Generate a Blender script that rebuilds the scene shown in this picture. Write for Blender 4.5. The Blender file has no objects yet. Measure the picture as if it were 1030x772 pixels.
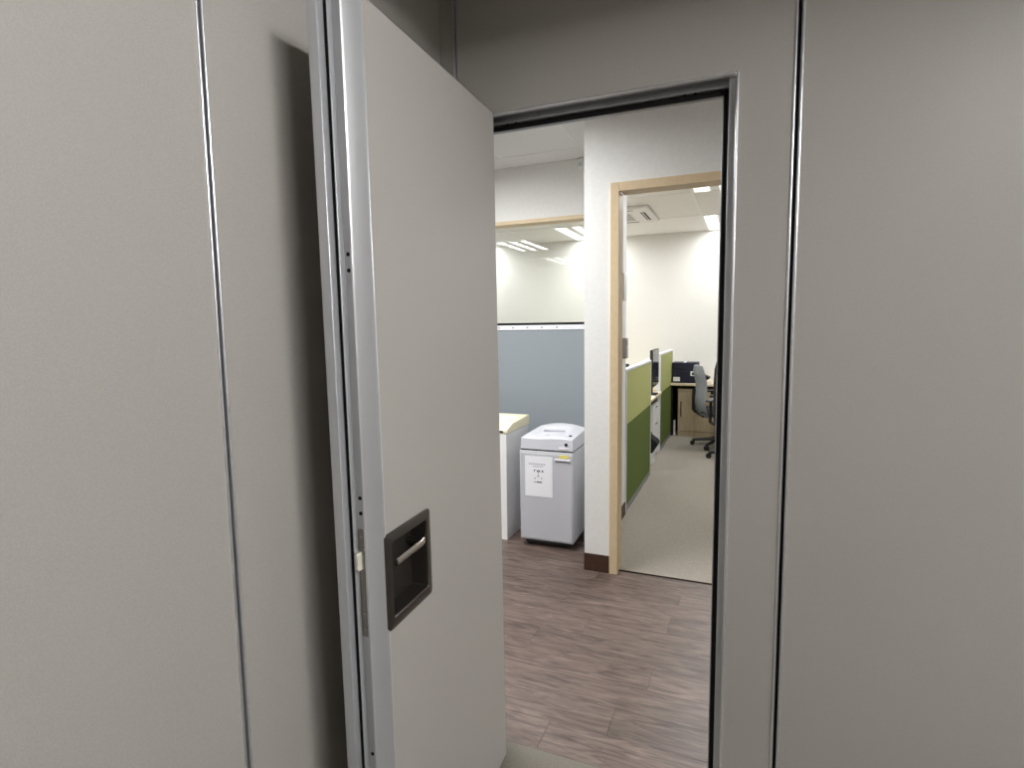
import bpy, bmesh, math, random
from mathutils import Matrix, Vector
random.seed(7)
S = bpy.context.scene
C = S.collection

# ------------------------------------------------------------------ camera
# world: camera stands at x=0, y=0, eye height 1.46; +y runs through the doorway, +x to the right along the wall
EYE = 1.46
def camera_axes(yaw, pitch, roll):
    cy, sy, cp, sp = math.cos(yaw), math.sin(yaw), math.cos(pitch), math.sin(pitch)
    f = Vector((sy * cp, cy * cp, -sp)); r = Vector((cy, -sy, 0)); d = f.cross(r)
    cr, sr = math.cos(roll), math.sin(roll)
    return cr * r + sr * d, -sr * r + cr * d, f
right, down, fwd = camera_axes(math.radians(-22.596), math.radians(5.763), math.radians(0.8025))
cam = bpy.data.cameras.new('camera')
cam.sensor_fit = 'HORIZONTAL'; cam.sensor_width = 36.0
cam.lens = 563.93 / 1030 * 36.0
cam.clip_start = 0.02
camo = bpy.data.objects.new('camera', cam)
C.objects.link(camo)
camo.matrix_world = Matrix(((right.x, -down.x, -fwd.x, 0), (right.y, -down.y, -fwd.y, 0), (right.z, -down.z, -fwd.z, EYE), (0, 0, 0, 1)))
S.camera = camo

# ------------------------------------------------------------------ world and exposure
w = bpy.data.worlds.new('world'); S.world = w
w.use_nodes = True
w.node_tree.nodes['Background'].inputs[0].default_value = (0.9, 0.95, 1.0, 1)
w.node_tree.nodes['Background'].inputs[1].default_value = 0.02
S.view_settings.view_transform = 'Standard'
S.view_settings.look = 'None'
S.view_settings.gamma = 1
S.view_settings.exposure = 0.0
S.view_settings.use_curve_mapping = False
S.cycles.max_bounces = 12
S.cycles.diffuse_bounces = 6

# ceiling troffers: (centre x, centre y, watts per tube, beam spread in degrees); the fixtures are built further down
# in the room itself: surface-mounted tube battens (centre x, centre y, tube radiance)
ROOM_LIGHTS = [(1.35, 0.0, 345.0), (3.3, 0.0, 345.0)]
HALL_LIGHTS = [(-1.4, 2.15, 10.0, 165), (-3.2, 0.25, 16.0, 170), (-3.2, -1.85, 10.0, 170), (-2.0, 2.75, 15.0, 175), (1.0, 2.15, 4.0, 120)]  # the light before the interior window is added, unseen, to brighten the alcove
OFFICE_LIGHTS = [(-0.2, 5.1, 9.0, 172), (-0.2, 7.47, 4.6, 172), (-2.0, 7.47, 4.6, 172), (-2.0, 5.1, 9.8, 172),
                 (-3.8, 7.47, 5.0, 172), (1.6, 7.47, 5.0, 172)]

# ------------------------------------------------------------------ materials
MATS = {}
def srgb(r, g, b):
    def l(c):
        c /= 255
        return c / 12.92 if c <= 0.04045 else ((c + 0.055) / 1.055) ** 2.4
    return (l(r), l(g), l(b), 1)
def base(name, col, rough=0.5, metal=0.0, spec=0.5):
    m = bpy.data.materials.new(name); m.use_nodes = True
    b = m.node_tree.nodes['Principled BSDF']
    b.inputs['Base Color'].default_value = col
    b.inputs['Roughness'].default_value = rough
    b.inputs['Metallic'].default_value = metal
    b.inputs['Specular IOR Level'].default_value = spec
    MATS[name] = m
    return m, m.node_tree, b
def noisy(name, col, col2, scale, rough=0.6, bump=0.0, dist=0.002, stretch=(1, 1, 1), detail=4, metal=0.0, spec=0.5, lo=0.35, hi=0.65):
    """plain colour with a fine procedural variation between col and col2, and optional fine relief"""
    m, nt, b = base(name, col, rough, metal, spec)
    tc = nt.nodes.new('ShaderNodeTexCoord'); mp = nt.nodes.new('ShaderNodeMapping')
    mp.inputs['Scale'].default_value = stretch
    nz = nt.nodes.new('ShaderNodeTexNoise'); nz.inputs['Scale'].default_value = scale; nz.inputs['Detail'].default_value = detail
    rp = nt.nodes.new('ShaderNodeValToRGB')
    rp.color_ramp.elements[0].position = lo; rp.color_ramp.elements[0].color = col
    rp.color_ramp.elements[1].position = hi; rp.color_ramp.elements[1].color = col2
    nt.links.new(tc.outputs['Object'], mp.inputs[0]); nt.links.new(mp.outputs[0], nz.inputs['Vector'])
    nt.links.new(nz.outputs[0], rp.inputs[0]); nt.links.new(rp.outputs[0], b.inputs['Base Color'])
    if bump:
        bp = nt.nodes.new('ShaderNodeBump'); bp.inputs['Strength'].default_value = bump; bp.inputs['Distance'].default_value = dist
        nt.links.new(nz.outputs[0], bp.inputs['Height']); nt.links.new(bp.outputs[0], b.inputs['Normal'])
    return m
def emissive(name, col, strength):
    m, nt, b = base(name, col, 0.4)
    b.inputs['Emission Color'].default_value = col; b.inputs['Emission Strength'].default_value = strength
    return m

noisy('panel_vinyl', srgb(170, 167, 162), srgb(177, 174, 169), 420, 0.42, 0.25, 0.0006, (1, 1, 1), 2, spec=0.35)
base('aluminium', srgb(226, 228, 233), 0.28, 1.0)
base('trim_bright', srgb(238, 239, 243), 0.30, 0.85)
base('anodised', srgb(200, 202, 206), 0.36, 0.45)
base('satin_aluminium', srgb(150, 151, 153), 0.40, 0.7)
base('dark_gap', srgb(14, 14, 15), 0.8)
base('rubber', srgb(12, 12, 13), 0.7, spec=0.25)
noisy('wall_white', srgb(234, 234, 231), srgb(238, 238, 235), 60, 0.75, 0.05, 0.0005)
noisy('room_tile', srgb(158, 157, 155), srgb(168, 167, 165), 160, 0.9, 0.2, 0.001)
noisy('wall_cream', srgb(236, 236, 232), srgb(240, 240, 236), 50, 0.8, 0.04, 0.0005)
noisy('ceiling_tile', srgb(228, 227, 225), srgb(237, 236, 234), 160, 0.9, 0.2, 0.001)
base('ceiling_grid', srgb(232, 232, 230), 0.5)
noisy('beige_frame', srgb(214, 192, 155), srgb(219, 198, 162), 30, 0.45)
noisy('brown_base', srgb(62, 40, 26), srgb(72, 48, 33), 30, 0.5)
noisy('carpet_grey', srgb(146, 140, 130), srgb(172, 166, 156), 260, 0.97, 0.6, 0.004, spec=0.1)
noisy('carpet_room', srgb(108, 104, 96), srgb(134, 130, 121), 300, 0.97, 0.6, 0.004, spec=0.1)
noisy('fabric_blue', srgb(138, 145, 150), srgb(146, 153, 158), 500, 0.9, 0.3, 0.001, spec=0.2)
noisy('fabric_lime', srgb(176, 180, 116), srgb(186, 190, 128), 420, 0.9, 0.3, 0.001, spec=0.2)
noisy('fabric_green', srgb(92, 108, 52), srgb(104, 120, 62), 420, 0.9, 0.3, 0.001, spec=0.2)
base('rail_white', srgb(226, 227, 232), 0.35)
base('plastic_light', srgb(200, 201, 207), 0.42)
base('plastic_grey', srgb(192, 193, 198), 0.45)
base('plastic_cream', srgb(236, 229, 198), 0.42)
base('plastic_white', srgb(236, 236, 236), 0.4)
base('plastic_black', srgb(20, 20, 22), 0.4)
base('screen_black', srgb(12, 12, 14), 0.12)
base('paper', srgb(238, 239, 243), 0.8)
base('ink', srgb(60, 60, 66), 0.8)
base('ink_grey', srgb(150, 150, 158), 0.8)
base('sticker_yellow', srgb(226, 216, 120), 0.5)
base('gunmetal', srgb(92, 88, 83), 0.30, 0.9)
base('gunmetal_dark', srgb(58, 54, 50), 0.42, 0.5)
base('lever_metal', srgb(178, 172, 164), 0.26, 0.95)
base('steel', srgb(150, 146, 140), 0.25, 1.0)
base('reader_grey', srgb(172, 164, 160), 0.4, 0.3)
base('nylon', srgb(226, 222, 208), 0.4)
noisy('wood_light', srgb(186, 168, 138), srgb(200, 183, 154), 8, 0.5, 0, 0, (6, 6, 0.6))
noisy('desk_cream', srgb(226, 212, 184), srgb(232, 219, 192), 12, 0.45)
noisy('box_navy', srgb(18, 19, 46), srgb(24, 26, 54), 20, 0.55)
noisy('chair_grey', srgb(128, 131, 135), srgb(142, 145, 149), 300, 0.9, 0.3, 0.001)
noisy('chair_black', srgb(24, 24, 27), srgb(32, 32, 36), 300, 0.85, 0.3, 0.001)
base('ac_white', srgb(222, 219, 217), 0.45)
base('ac_grille', srgb(150, 147, 145), 0.6)
emissive('tube', (1.0, 0.985, 0.95, 1), 6.0)
base('reflector', srgb(236, 236, 236), 0.35)

def wood_floor_material():
    m, nt, b = base('wood_plank', srgb(128, 112, 106), 0.36, spec=0.45)
    N, L = nt.nodes, nt.links
    tc = N.new('ShaderNodeTexCoord'); oi = N.new('ShaderNodeObjectInfo')
    off = N.new('ShaderNodeVectorMath'); off.operation = 'SCALE'; off.inputs[0].default_value = (37.0, 19.0, 11.0)
    L.new(oi.outputs['Random'], off.inputs['Scale'])
    add = N.new('ShaderNodeVectorMath'); add.operation = 'ADD'
    L.new(tc.outputs['Object'], add.inputs[0]); L.new(off.outputs[0], add.inputs[1])
    mp = N.new('ShaderNodeMapping'); mp.inputs['Scale'].default_value = (2.2, 17.0, 1.0); L.new(add.outputs[0], mp.inputs[0])
    n1 = N.new('ShaderNodeTexNoise'); n1.inputs['Scale'].default_value = 2.2; n1.inputs['Detail'].default_value = 7; n1.inputs['Roughness'].default_value = 0.62; n1.inputs['Distortion'].default_value = 1.3
    L.new(mp.outputs[0], n1.inputs['Vector'])
    mp2 = N.new('ShaderNodeMapping'); mp2.inputs['Scale'].default_value = (5.0, 150.0, 1.0); L.new(add.outputs[0], mp2.inputs[0])
    n2 = N.new('ShaderNodeTexNoise'); n2.inputs['Scale'].default_value = 1.6; n2.inputs['Detail'].default_value = 3; L.new(mp2.outputs[0], n2.inputs['Vector'])
    r1 = N.new('ShaderNodeValToRGB'); e = r1.color_ramp.elements
    e[0].position = 0.30; e[0].color = srgb(60, 48, 43)
    e[1].position = 0.72; e[1].color = srgb(126, 109, 100)
    x = r1.color_ramp.elements.new(0.46); x.color = srgb(90, 76, 69)
    L.new(n1.outputs[0], r1.inputs[0])
    mul = N.new('ShaderNodeMix'); mul.data_type = 'RGBA'; mul.blend_type = 'OVERLAY'; mul.inputs[0].default_value = 0.35
    L.new(r1.outputs[0], mul.inputs[6])
    bw = N.new('ShaderNodeMapRange'); bw.inputs[1].default_value = 0.3; bw.inputs[2].default_value = 0.7; bw.inputs[3].default_value = 0.3; bw.inputs[4].default_value = 0.7
    L.new(n2.outputs[0], bw.inputs[0]); L.new(bw.outputs[0], mul.inputs[7])
    tone = N.new('ShaderNodeMapRange'); tone.inputs[3].default_value = 0.88; tone.inputs[4].default_value = 1.10
    L.new(oi.outputs['Random'], tone.inputs[0])
    hsv = N.new('ShaderNodeHueSaturation'); L.new(mul.outputs[2], hsv.inputs['Color']); L.new(tone.outputs[0], hsv.inputs['Value'])
    L.new(hsv.outputs[0], b.inputs['Base Color'])
    bp = N.new('ShaderNodeBump'); bp.inputs['Strength'].default_value = 0.12; bp.inputs['Distance'].default_value = 0.001
    L.new(n2.outputs[0], bp.inputs['Height']); L.new(bp.outputs[0], b.inputs['Normal'])
wood_floor_material()

def glass_material():
    m = bpy.data.materials.new('glass'); m.use_nodes = True; nt = m.node_tree; nt.nodes.clear()
    o = nt.nodes.new('ShaderNodeOutputMaterial'); mx = nt.nodes.new('ShaderNodeMixShader')
    fr = nt.nodes.new('ShaderNodeFresnel'); fr.inputs[0].default_value = 1.5
    t = nt.nodes.new('ShaderNodeBsdfTransparent'); t.inputs[0].default_value = (0.97, 0.985, 0.975, 1)
    g = nt.nodes.new('ShaderNodeBsdfGlossy'); g.inputs['Roughness'].default_value = 0.0
    nt.links.new(fr.outputs[0], mx.inputs[0]); nt.links.new(t.outputs[0], mx.inputs[1]); nt.links.new(g.outputs[0], mx.inputs[2])
    nt.links.new(mx.outputs[0], o.inputs[0]); MATS['glass'] = m
glass_material()

# ------------------------------------------------------------------ helpers
def box(bm, x0, y0, z0, x1, y1, z1, M=None):
    vs = [bm.verts.new((x, y, z)) for z in (z0, z1) for y in (y0, y1) for x in (x0, x1)]
    for f in ((0, 2, 3, 1), (4, 5, 7, 6), (0, 1, 5, 4), (2, 6, 7, 3), (0, 4, 6, 2), (1, 3, 7, 5)):
        bm.faces.new([vs[i] for i in f])
    if M is not None:
        for v in vs: v.co = M @ v.co
    return vs
def prism(bm, pts, z0, z1, axis='z'):
    """extrude a polygon (list of 2D points) along an axis"""
    def P(a, b, c):
        return (a, b, c) if axis == 'z' else ((c, a, b) if axis == 'x' else (a, c, b))
    lo = [bm.verts.new(P(a, b, z0)) for a, b in pts]; hi = [bm.verts.new(P(a, b, z1)) for a, b in pts]
    n = len(pts)
    bm.faces.new(lo[::-1]); bm.faces.new(hi)
    for i in range(n): bm.faces.new((lo[i], lo[(i + 1) % n], hi[(i + 1) % n], hi[i]))
def tube(bm, a, b, r, n=12, r2=None):
    a, b = Vector(a), Vector(b); d = (b - a).normalized()
    u = d.orthogonal().normalized(); v = d.cross(u)
    r2 = r if r2 is None else r2
    A = [bm.verts.new(a + (u * math.cos(t) + v * math.sin(t)) * r) for t in [2 * math.pi * k / n for k in range(n)]]
    B = [bm.verts.new(b + (u * math.cos(t) + v * math.sin(t)) * r2) for t in [2 * math.pi * k / n for k in range(n)]]
    bm.faces.new(A[::-1]); bm.faces.new(B)
    for i in range(n): bm.faces.new((A[i], A[(i + 1) % n], B[(i + 1) % n], B[i]))
def obj(name, bm, mat, parent=None, bevel=0, smooth=False, seg=2):
    bmesh.ops.recalc_face_normals(bm, faces=bm.faces)
    me = bpy.data.meshes.new(name); bm.to_mesh(me); bm.free()
    me.materials.append(MATS[mat])
    o = bpy.data.objects.new(name, me); C.objects.link(o)
    if parent: o.parent = parent
    if bevel:
        md = o.modifiers.new('bevel', 'BEVEL'); md.width = bevel; md.segments = seg; md.limit_method = 'ANGLE'; md.angle_limit = math.radians(40)
    if smooth or bevel:
        for p in me.polygons: p.use_smooth = True
        if hasattr(me, 'set_sharp_from_angle'): me.set_sharp_from_angle(angle=math.radians(38))
    return o
def bobj(name, dims, mat, parent=None, bevel=0, seg=2):
    bm = bmesh.new(); box(bm, *dims); return obj(name, bm, mat, parent, bevel, seg=seg)
def tag(o, label, cat, group=None):
    o['label'] = label; o['category'] = cat
    if group: o['group'] = group
    return o
def struct(o, label=None):
    o['kind'] = 'structure'
    if label: o['label'] = label
    return o
def empty(name, loc=(0, 0, 0), rz=0.0):
    o = bpy.data.objects.new(name, None); C.objects.link(o); o.location = loc; o.rotation_euler = (0, 0, rz); o.empty_display_size = 0.1
    return o
def thing(name, label, cat, loc=(0, 0, 0), rz=0.0, group=None):
    return tag(empty(name, loc, rz), label, cat, group)
def share(src, name, loc, parent):
    o = bpy.data.objects.new(name, src.data); C.objects.link(o); o.location = loc; o.parent = parent
    return o
def copy_tree(o, parent=None):
    c = o.copy(); C.objects.link(c); c.parent = parent
    for ch in list(o.children): copy_tree(ch, c)
    return c

CEIL = 2.70
WF, WB = 1.633, 1.738        # operable wall, front and back face
LX = -0.908                  # left operable wall face
JX = 0.1054                  # joint between door panel and next panel
LJ = 0.7635                   # joint on the left wall
OPL, OPR, OPT = -0.832, -0.038, 2.103   # door opening on the front face
CW = 3.175                   # corridor wall front face
GW = 4.20                    # glazed wall
FARY = 8.04                  # far office wall

# ------------------------------------------------------------------ floors
fl = struct(bobj('floor', (-5.6, -2.8, -0.06, 4.4, 1.70, 0.0), 'carpet_room'), 'grey carpet of the room behind the folding wall')
fl2 = struct(bobj('floor_office', (-5.6, 3.235, -0.06, 4.4, 8.2, 0.002), 'carpet_grey'), 'grey beige carpet of the office beyond the second doorway')
fl3 = struct(bobj('floor_corridor', (-5.6, 1.70, -0.06, 4.4, 3.235, -0.006), 'dark_gap'), 'wood plank floor of the corridor')
PW, PL = 0.152, 1.22
def plank_mesh(x0, x1, y0, y1):
    bm = bmesh.new(); box(bm, x0, y0, -0.008, x1, y1, 0.0); return bm
y = 1.70; row = 0
while y < GW - 0.01:
    ye = min(y + PW, GW + 0.02)
    xr = 2.4 if y < 3.2 else -0.86
    if y < 3.235 < ye: ye = 3.235
    x = -3.9 - random.random() * PL
    while x < xr:
        xe = min(x + PL, xr)
        if xe - x > 0.03 and xe > -3.9:
            g = 0.0006
            cx, cy = (x + xe) / 2, (y + ye) / 2
            hx, hy = (xe - x) / 2 - g, (ye - y) / 2 - g
            o = obj('plank', plank_mesh(-hx, hx, -hy, hy), 'wood_plank', fl3)
            o.location = (cx, cy, 0.0 if y < 3.235 else 0.0045)
        x = xe
    y = ye; row += 1
bobj('threshold_strip', (-0.66, 3.233, -0.002, 0.256, 3.2385, 0.003), 'brown_base', fl3)

# ------------------------------------------------------------------ front operable wall with the door opening
wf = struct(bobj('wall_front', (LX - 0.02, WF + 0.03, 0, OPL - 0.004, WB - 0.012, CEIL), 'dark_gap'), 'grey folding partition wall with the open door')
def panel_box(name, x0, x1, y0, y1, z0, z1, parent, mat='panel_vinyl', bev=0.003):
    return bobj(name, (x0, y0, z0, x1, y1, z1), mat, parent, bev)
T = 0.006     # aluminium edge strip
# core behind the joints
bobj('wall_core', (OPR + 0.01, WF + 0.03, 0, 4.3, WB - 0.012, CEIL), 'dark_gap', wf)
bobj('wall_core', (OPL - 0.004, WF + 0.03, OPT + 0.008, OPR + 0.01, WB - 0.012, CEIL), 'dark_gap', wf)
# door panel: a U-shaped sheet round the opening (front and back)
bm = bmesh.new()
xa, xb = -0.850, JX - 0.0115
xo0, xo1, zo = OPL - 0.005, OPR + 0.005, OPT + 0.005
prism(bm, [(xa, 0.01), (xo0, 0.01), (xo0, zo), (xo1, zo), (xo1, 0.01), (xb, 0.01), (xb, CEIL - 0.01), (xa, CEIL - 0.01)], WF, WF + 0.032, 'y')
obj('door_panel', bm, 'panel_vinyl', wf)
bm = bmesh.new()
prism(bm, [(xa, 0.01), (xo0, 0.01), (xo0, zo), (xo1, zo), (xo1, 0.01), (xb, 0.01), (xb, CEIL - 0.01), (xa, CEIL - 0.01)], WB - 0.014, WB, 'y')
obj('door_panel', bm, 'panel_vinyl', wf)
for x0, x1 in ((JX + 0.0115, 1.15), (1.171, 2.20), (2.221, 3.25), (3.271, 4.3)):
    panel_box('panel', x0, x1, WF, WF + 0.032, 0.01, CEIL - 0.01, wf, bev=0)
    panel_box('panel', x0, x1, WB - 0.014, WB, 0.01, CEIL - 0.01, wf, bev=0)
for x in (JX, 1.1605, 2.2105, 3.2605):
    for s in (-1, 1):
        bm = bmesh.new(); a, b = sorted((x + s * 0.0115, x + s * 0.0042))
        box(bm, a, WF - 0.0035, 0.01, b, WF + 0.03, CEIL - 0.01)
        obj('edge_trim', bm, 'trim_bright', wf, 0.0031, seg=5)
    bobj('joint_seal', (x - 0.0042, WF + 0.012, 0.01, x + 0.0042, WF + 0.03, CEIL - 0.01), 'rubber', wf)
# corner profile between left wall and door panel
bobj('corner_panel', (LX, WF, 0.01, -0.8625, WF + 0.032, CEIL - 0.01), 'panel_vinyl', wf)
bm = bmesh.new(); box(bm, -0.862, WF - 0.004, 0.01, -0.8555, WF + 0.02, CEIL - 0.01); obj('corner_trim', bm, 'anodised', wf, 0.002)

# door frame: stepped aluminium profile lining the opening (right jamb, left jamb, header)
df = struct(empty('trim_1', (0, 0, 0)), 'stepped aluminium frame lining the open doorway')
def jamb(x, s):
    # plan profile, s=+1 : opening lies to the left of x
    pts = [(0, WF + 0.004), (0.0055, WF + 0.004), (0.0055, WB), (-0.035, WB), (-0.035, 1.690), (-0.018, 1.690), (-0.018, 1.648), (0, 1.648)]
    bm = bmesh.new(); prism(bm, [(x + s * a, b) for a, b in pts], 0.0, OPT + 0.0055, 'z')
    obj('jamb', bm, 'anodised', df, 0.0012)
    a, b = sorted((x - s * 0.0178, x - s * 0.0318))
    bobj('seal', (a, 1.676, 0.0, b, 1.690, OPT - 0.012), 'rubber', df, 0.003)
jamb(OPR, 1); jamb(OPL, -1)
pts = [(WF + 0.004, OPT), (WF + 0.004, OPT + 0.0055), (WB, OPT + 0.0055), (WB, OPT - 0.0175), (1.690, OPT - 0.0175), (1.690, OPT - 0.017), (1.664, OPT - 0.017), (1.664, OPT)]
bm = bmesh.new(); prism(bm, pts, OPL + 0.001, OPR - 0.001, 'x'); obj('header', bm, 'satin_aluminium', df, 0.0012)  # same aluminium as the jambs; its shade is put into the darker colour
bobj('seal', (OPL + 0.03, 1.676, OPT - 0.0295, OPR - 0.03, 1.690, OPT - 0.0168), 'rubber', df, 0.003)
for d in ((OPR - 0.0005, WF - 0.006, 0.0, OPR + 0.0065, WF + 0.012, OPT + 0.0065), (OPL - 0.0065, WF - 0.006, 0.0, OPL + 0.0005, WF + 0.012, OPT + 0.0065),
          (OPL + 0.0005, WF - 0.006, OPT - 0.0005, OPR - 0.0005, WF + 0.012, OPT + 0.0065)):
    bobj('edge_trim', d, 'trim_bright', df, 0.003, 5)
for x in (-0.698, -0.670, -0.170, -0.142):
    bm = bmesh.new(); tube(bm, (x, 1.670, OPT - 0.0176), (x, 1.670, OPT - 0.012), 0.0042, 12); obj('screw_hole', bm, 'dark_gap', df)

# ------------------------------------------------------------------ left operable wall
wl = struct(bobj('wall_left', (LX - 0.09, -2.8, 0, LX - 0.03, WB, CEIL), 'dark_gap'), 'grey folding partition wall at the left')
ys = [WF + 0.03, LJ, -0.36, -1.44, -2.8]
for k in range(4):
    y1 = ys[k] - (0.0 if k == 0 else 0.0085); y0 = ys[k + 1] + 0.0085
    panel_box('panel', LX - 0.032, LX, y0, y1, 0.01, CEIL - 0.01, wl, bev=0)
    panel_box('panel', LX - 0.12, LX - 0.088, y0, y1, 0.01, CEIL - 0.01, wl, bev=0)
for y in ys[1:4]:
    for s in (-1, 1):
        a, b = sorted((y + s * 0.0085, y + s * 0.0030))
        bm = bmesh.new(); box(bm, LX - 0.03, a, 0.01, LX + 0.0035, b, CEIL - 0.01); obj('edge_trim', bm, 'trim_bright', wl, 0.0027, seg=5)
    bobj('joint_seal', (LX - 0.03, y - 0.003, 0.01, LX - 0.012, y + 0.003, CEIL - 0.01), 'rubber', wl)

# added out-of-view bulkhead that shades the upper part of the folding wall
struct(bobj('shade_bulkhead', (LX, 0.63, 2.465, 4.3, WF - 0.001, CEIL + 0.05), 'panel_vinyl', None, 0.003), 'added grey bulkhead shading the top of the folding wall')
# ------------------------------------------------------------------ other walls
bobj('wall_right', (4.30, -2.9, 0, 4.40, WB, CEIL), 'panel_vinyl')
bobj('wall_rear', (-5.7, -2.9, 0, 4.4, -2.8, CEIL + 0.1), 'panel_vinyl')
bobj('wall_hall_left', (-5.7, -2.8, 0, -5.6, FARY + 0.2, CEIL + 0.1), 'wall_white')
bobj('wall_hall_right', (4.4, WB, 0, 4.5, FARY + 0.2, CEIL + 0.1), 'wall_white')
bobj('wall_far', (-5.7, FARY, 0, 4.5, FARY + 0.1, CEIL + 0.1), 'wall_cream')
for n in ('wall_right', 'wall_rear', 'wall_hall_left', 'wall_hall_right', 'wall_far'): struct(bpy.data.objects[n])
# corridor wall with the second doorway (opening x -0.665..0.245, height 2.20)
D2L, D2R, D2T = -0.662, 0.26, 2.198
bm = bmesh.new()
prism(bm, [(-0.863, 0), (D2L - 0.03, 0), (D2L - 0.03, D2T + 0.03), (D2R + 0.03, D2T + 0.03), (D2R + 0.03, 0), (4.4, 0), (4.4, CEIL + 0.05), (-0.863, CEIL + 0.05)], CW, CW + 0.115, 'y')
wc = struct(obj('wall_corridor', bm, 'wall_white'), 'white wall with the beige second doorway')
wr = struct(bobj('wall_return', (-0.863, CW + 0.115, 0, -0.834, GW + 0.06, CEIL + 0.05), 'wall_white'), 'short white wall return inside the second doorway')
for a, b in ((-0.8645, D2L - 0.0495), (D2R + 0.0495, 4.4)):
    struct(bobj('baseboard_corridor', (a, CW - 0.009, 0, b, CW, 0.105), 'brown_base', None, 0.002), 'dark brown baseboard on the white corridor wall')
struct(bobj('baseboard_return', (-0.834, CW + 0.115, 0.0, -0.826, GW + 0.05, 0.10), 'brown_base', None, 0.002), 'brown baseboard on the wall return')
struct(bobj('baseboard_far', (-5.6, FARY - 0.009, 0.0, 4.4, FARY, 0.10), 'brown_base'))
# beige doorway frame
dd = struct(empty('door_2', (0, 0, 0)), 'beige frame of the second doorway')
for x0, x1 in ((D2L - 0.049, D2L), (D2R, D2R + 0.049)):
    bobj('casing', (x0, CW - 0.012, 0, x1, CW + 0.02, D2T + 0.048), 'beige_frame', dd, 0.002)
    s = 1 if x0 < 0 else -1
    a, b = sorted((x0 if s > 0 else x1, (x1 if s > 0 else x0) - s * 0.004))
    bobj('jamb', (min(a, b), CW + 0.02, 0, max(a, b), CW + 0.125, D2T + 0.004), 'beige_frame', dd, 0.002)
bobj('casing', (D2L + 0.0005, CW - 0.012, D2T, D2R - 0.0005, CW + 0.02, D2T + 0.048), 'beige_frame', dd, 0.002)
bobj('jamb', (D2L, CW + 0.02, D2T + 0.004, D2R, CW + 0.125, D2T + 0.03), 'beige_frame', dd, 0.002)
# glazed wall of the alcove: bulkhead above, low wall below, glass between
GT, GB = 2.266, 1.498
struct(bobj('wall_bulkhead', (-5.6, GW, GT + 0.03, -0.863, GW + 0.10, CEIL + 0.05), 'wall_cream'), 'cream wall band above the interior window')
struct(bobj('wall_low', (-5.6, GW, 0, -0.863, GW + 0.10, 1.43), 'wall_white'))
win = struct(empty('window_1', (0, 0, 0)), 'fixed interior window above the blue screen')
bobj('frame', (-5.6, GW - 0.012, GT, -0.864, GW + 0.11, GT + 0.03), 'beige_frame', win, 0.002)
for k, (a, b) in enumerate(((-5.6, -3.2), (-3.2, -0.864))):
    bobj('pane', (a + 0.002, GW + 0.045, GB - 0.02, b - 0.002, GW + 0.053, GT + 0.004), 'glass', win)
bobj('sill_seal', (-5.6, GW + 0.0, 1.43, -0.864, GW + 0.10, GB - 0.004), 'rubber', win)

# ------------------------------------------------------------------ ceilings with tiles and grid bars
def ceiling(name, x0, x1, y0, y1, gx, gy, dx, dy, skip, label, tile='ceiling_tile', bar='ceiling_grid'):
    c = struct(bobj(name, (x0, y0, CEIL + 0.10, x1, y1, CEIL + 0.16), tile), label)
    xs = [gx + dx * k for k in range(-20, 20)]; yl = [gy + dy * k for k in range(-20, 20)]
    cache = {}
    for i in range(len(xs) - 1):
        for j in range(len(yl) - 1):
            a, b, e, f = max(xs[i], x0), min(xs[i + 1], x1), max(yl[j], y0), min(yl[j + 1], y1)
            if b - a < 0.03 or f - e < 0.03: continue
            cx, cy = (a + b) / 2, (e + f) / 2
            if any(abs(cx - s[0]) < s[2] and abs(cy - s[1]) < s[3] for s in skip): continue
            key = (round(b - a, 3), round(f - e, 3))
            if key not in cache:
                bm = bmesh.new(); hx, hy = (b - a) / 2 - 0.004, (f - e) / 2 - 0.004
                box(bm, -hx, -hy, 0.004, hx, hy, 0.018)
                o = obj('ceiling_tile', bm, tile, c); cache[key] = o; o.location = (cx, cy, CEIL)
            else:
                share(cache[key], 'ceiling_tile', (cx, cy, CEIL), c)
    for x in xs:
        if x0 + 0.02 < x < x1 - 0.02: bobj('grid_bar', (x - 0.012, y0, CEIL + 0.0005, x + 0.012, y1, CEIL + 0.0045), bar, c)
    for y in yl:
        if y0 + 0.02 < y < y1 - 0.02: bobj('grid_bar', (x0, y - 0.012, CEIL + 0.001, x1, y + 0.012, CEIL + 0.0045), bar, c)
    return c
AC = (-1.40, 6.48)
ceiling('ceiling_office', -5.6, 4.4, GW + 0.10, FARY, -0.5, 6.9, 0.6, 1.2,
        [(x, y, 0.2, 0.5) for x, y, _, _ in OFFICE_LIGHTS] + [], 'white tiled office ceiling')
ceiling('ceiling_office_strip', -0.834, 4.4, CW + 0.115, GW + 0.10, -0.5, 6.9, 0.6, 1.2, [], 'white tiled ceiling just inside the second doorway')
ceiling('ceiling_hall', -5.6, -0.863, WB, GW, -0.5, 3.95, 0.6, 0.6, [(x, y, 0.2, 0.55) for x, y, _, _ in HALL_LIGHTS], 'white tiled corridor ceiling')
ceiling('ceiling_corridor', -0.863, 4.4, WB, CW, -0.5, 3.95, 0.6, 0.6, [(x, y, 0.4, 0.55) for x, y, _, _ in HALL_LIGHTS], 'white tiled corridor ceiling over the doorway')
ceiling('ceiling_side_hall', -5.6, LX - 0.12, -2.8, WB, -0.5, 0.35, 0.6, 0.6, [(x, y, 0.2, 0.55) for x, y, _, _ in HALL_LIGHTS], 'white tiled ceiling of the side hall')
ceiling('ceiling', LX, 4.3, -2.8, WF, 0.15, 0.35, 0.6, 0.6, [], 'pale grey tiled ceiling of the room', 'room_tile', 'room_tile')

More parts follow.
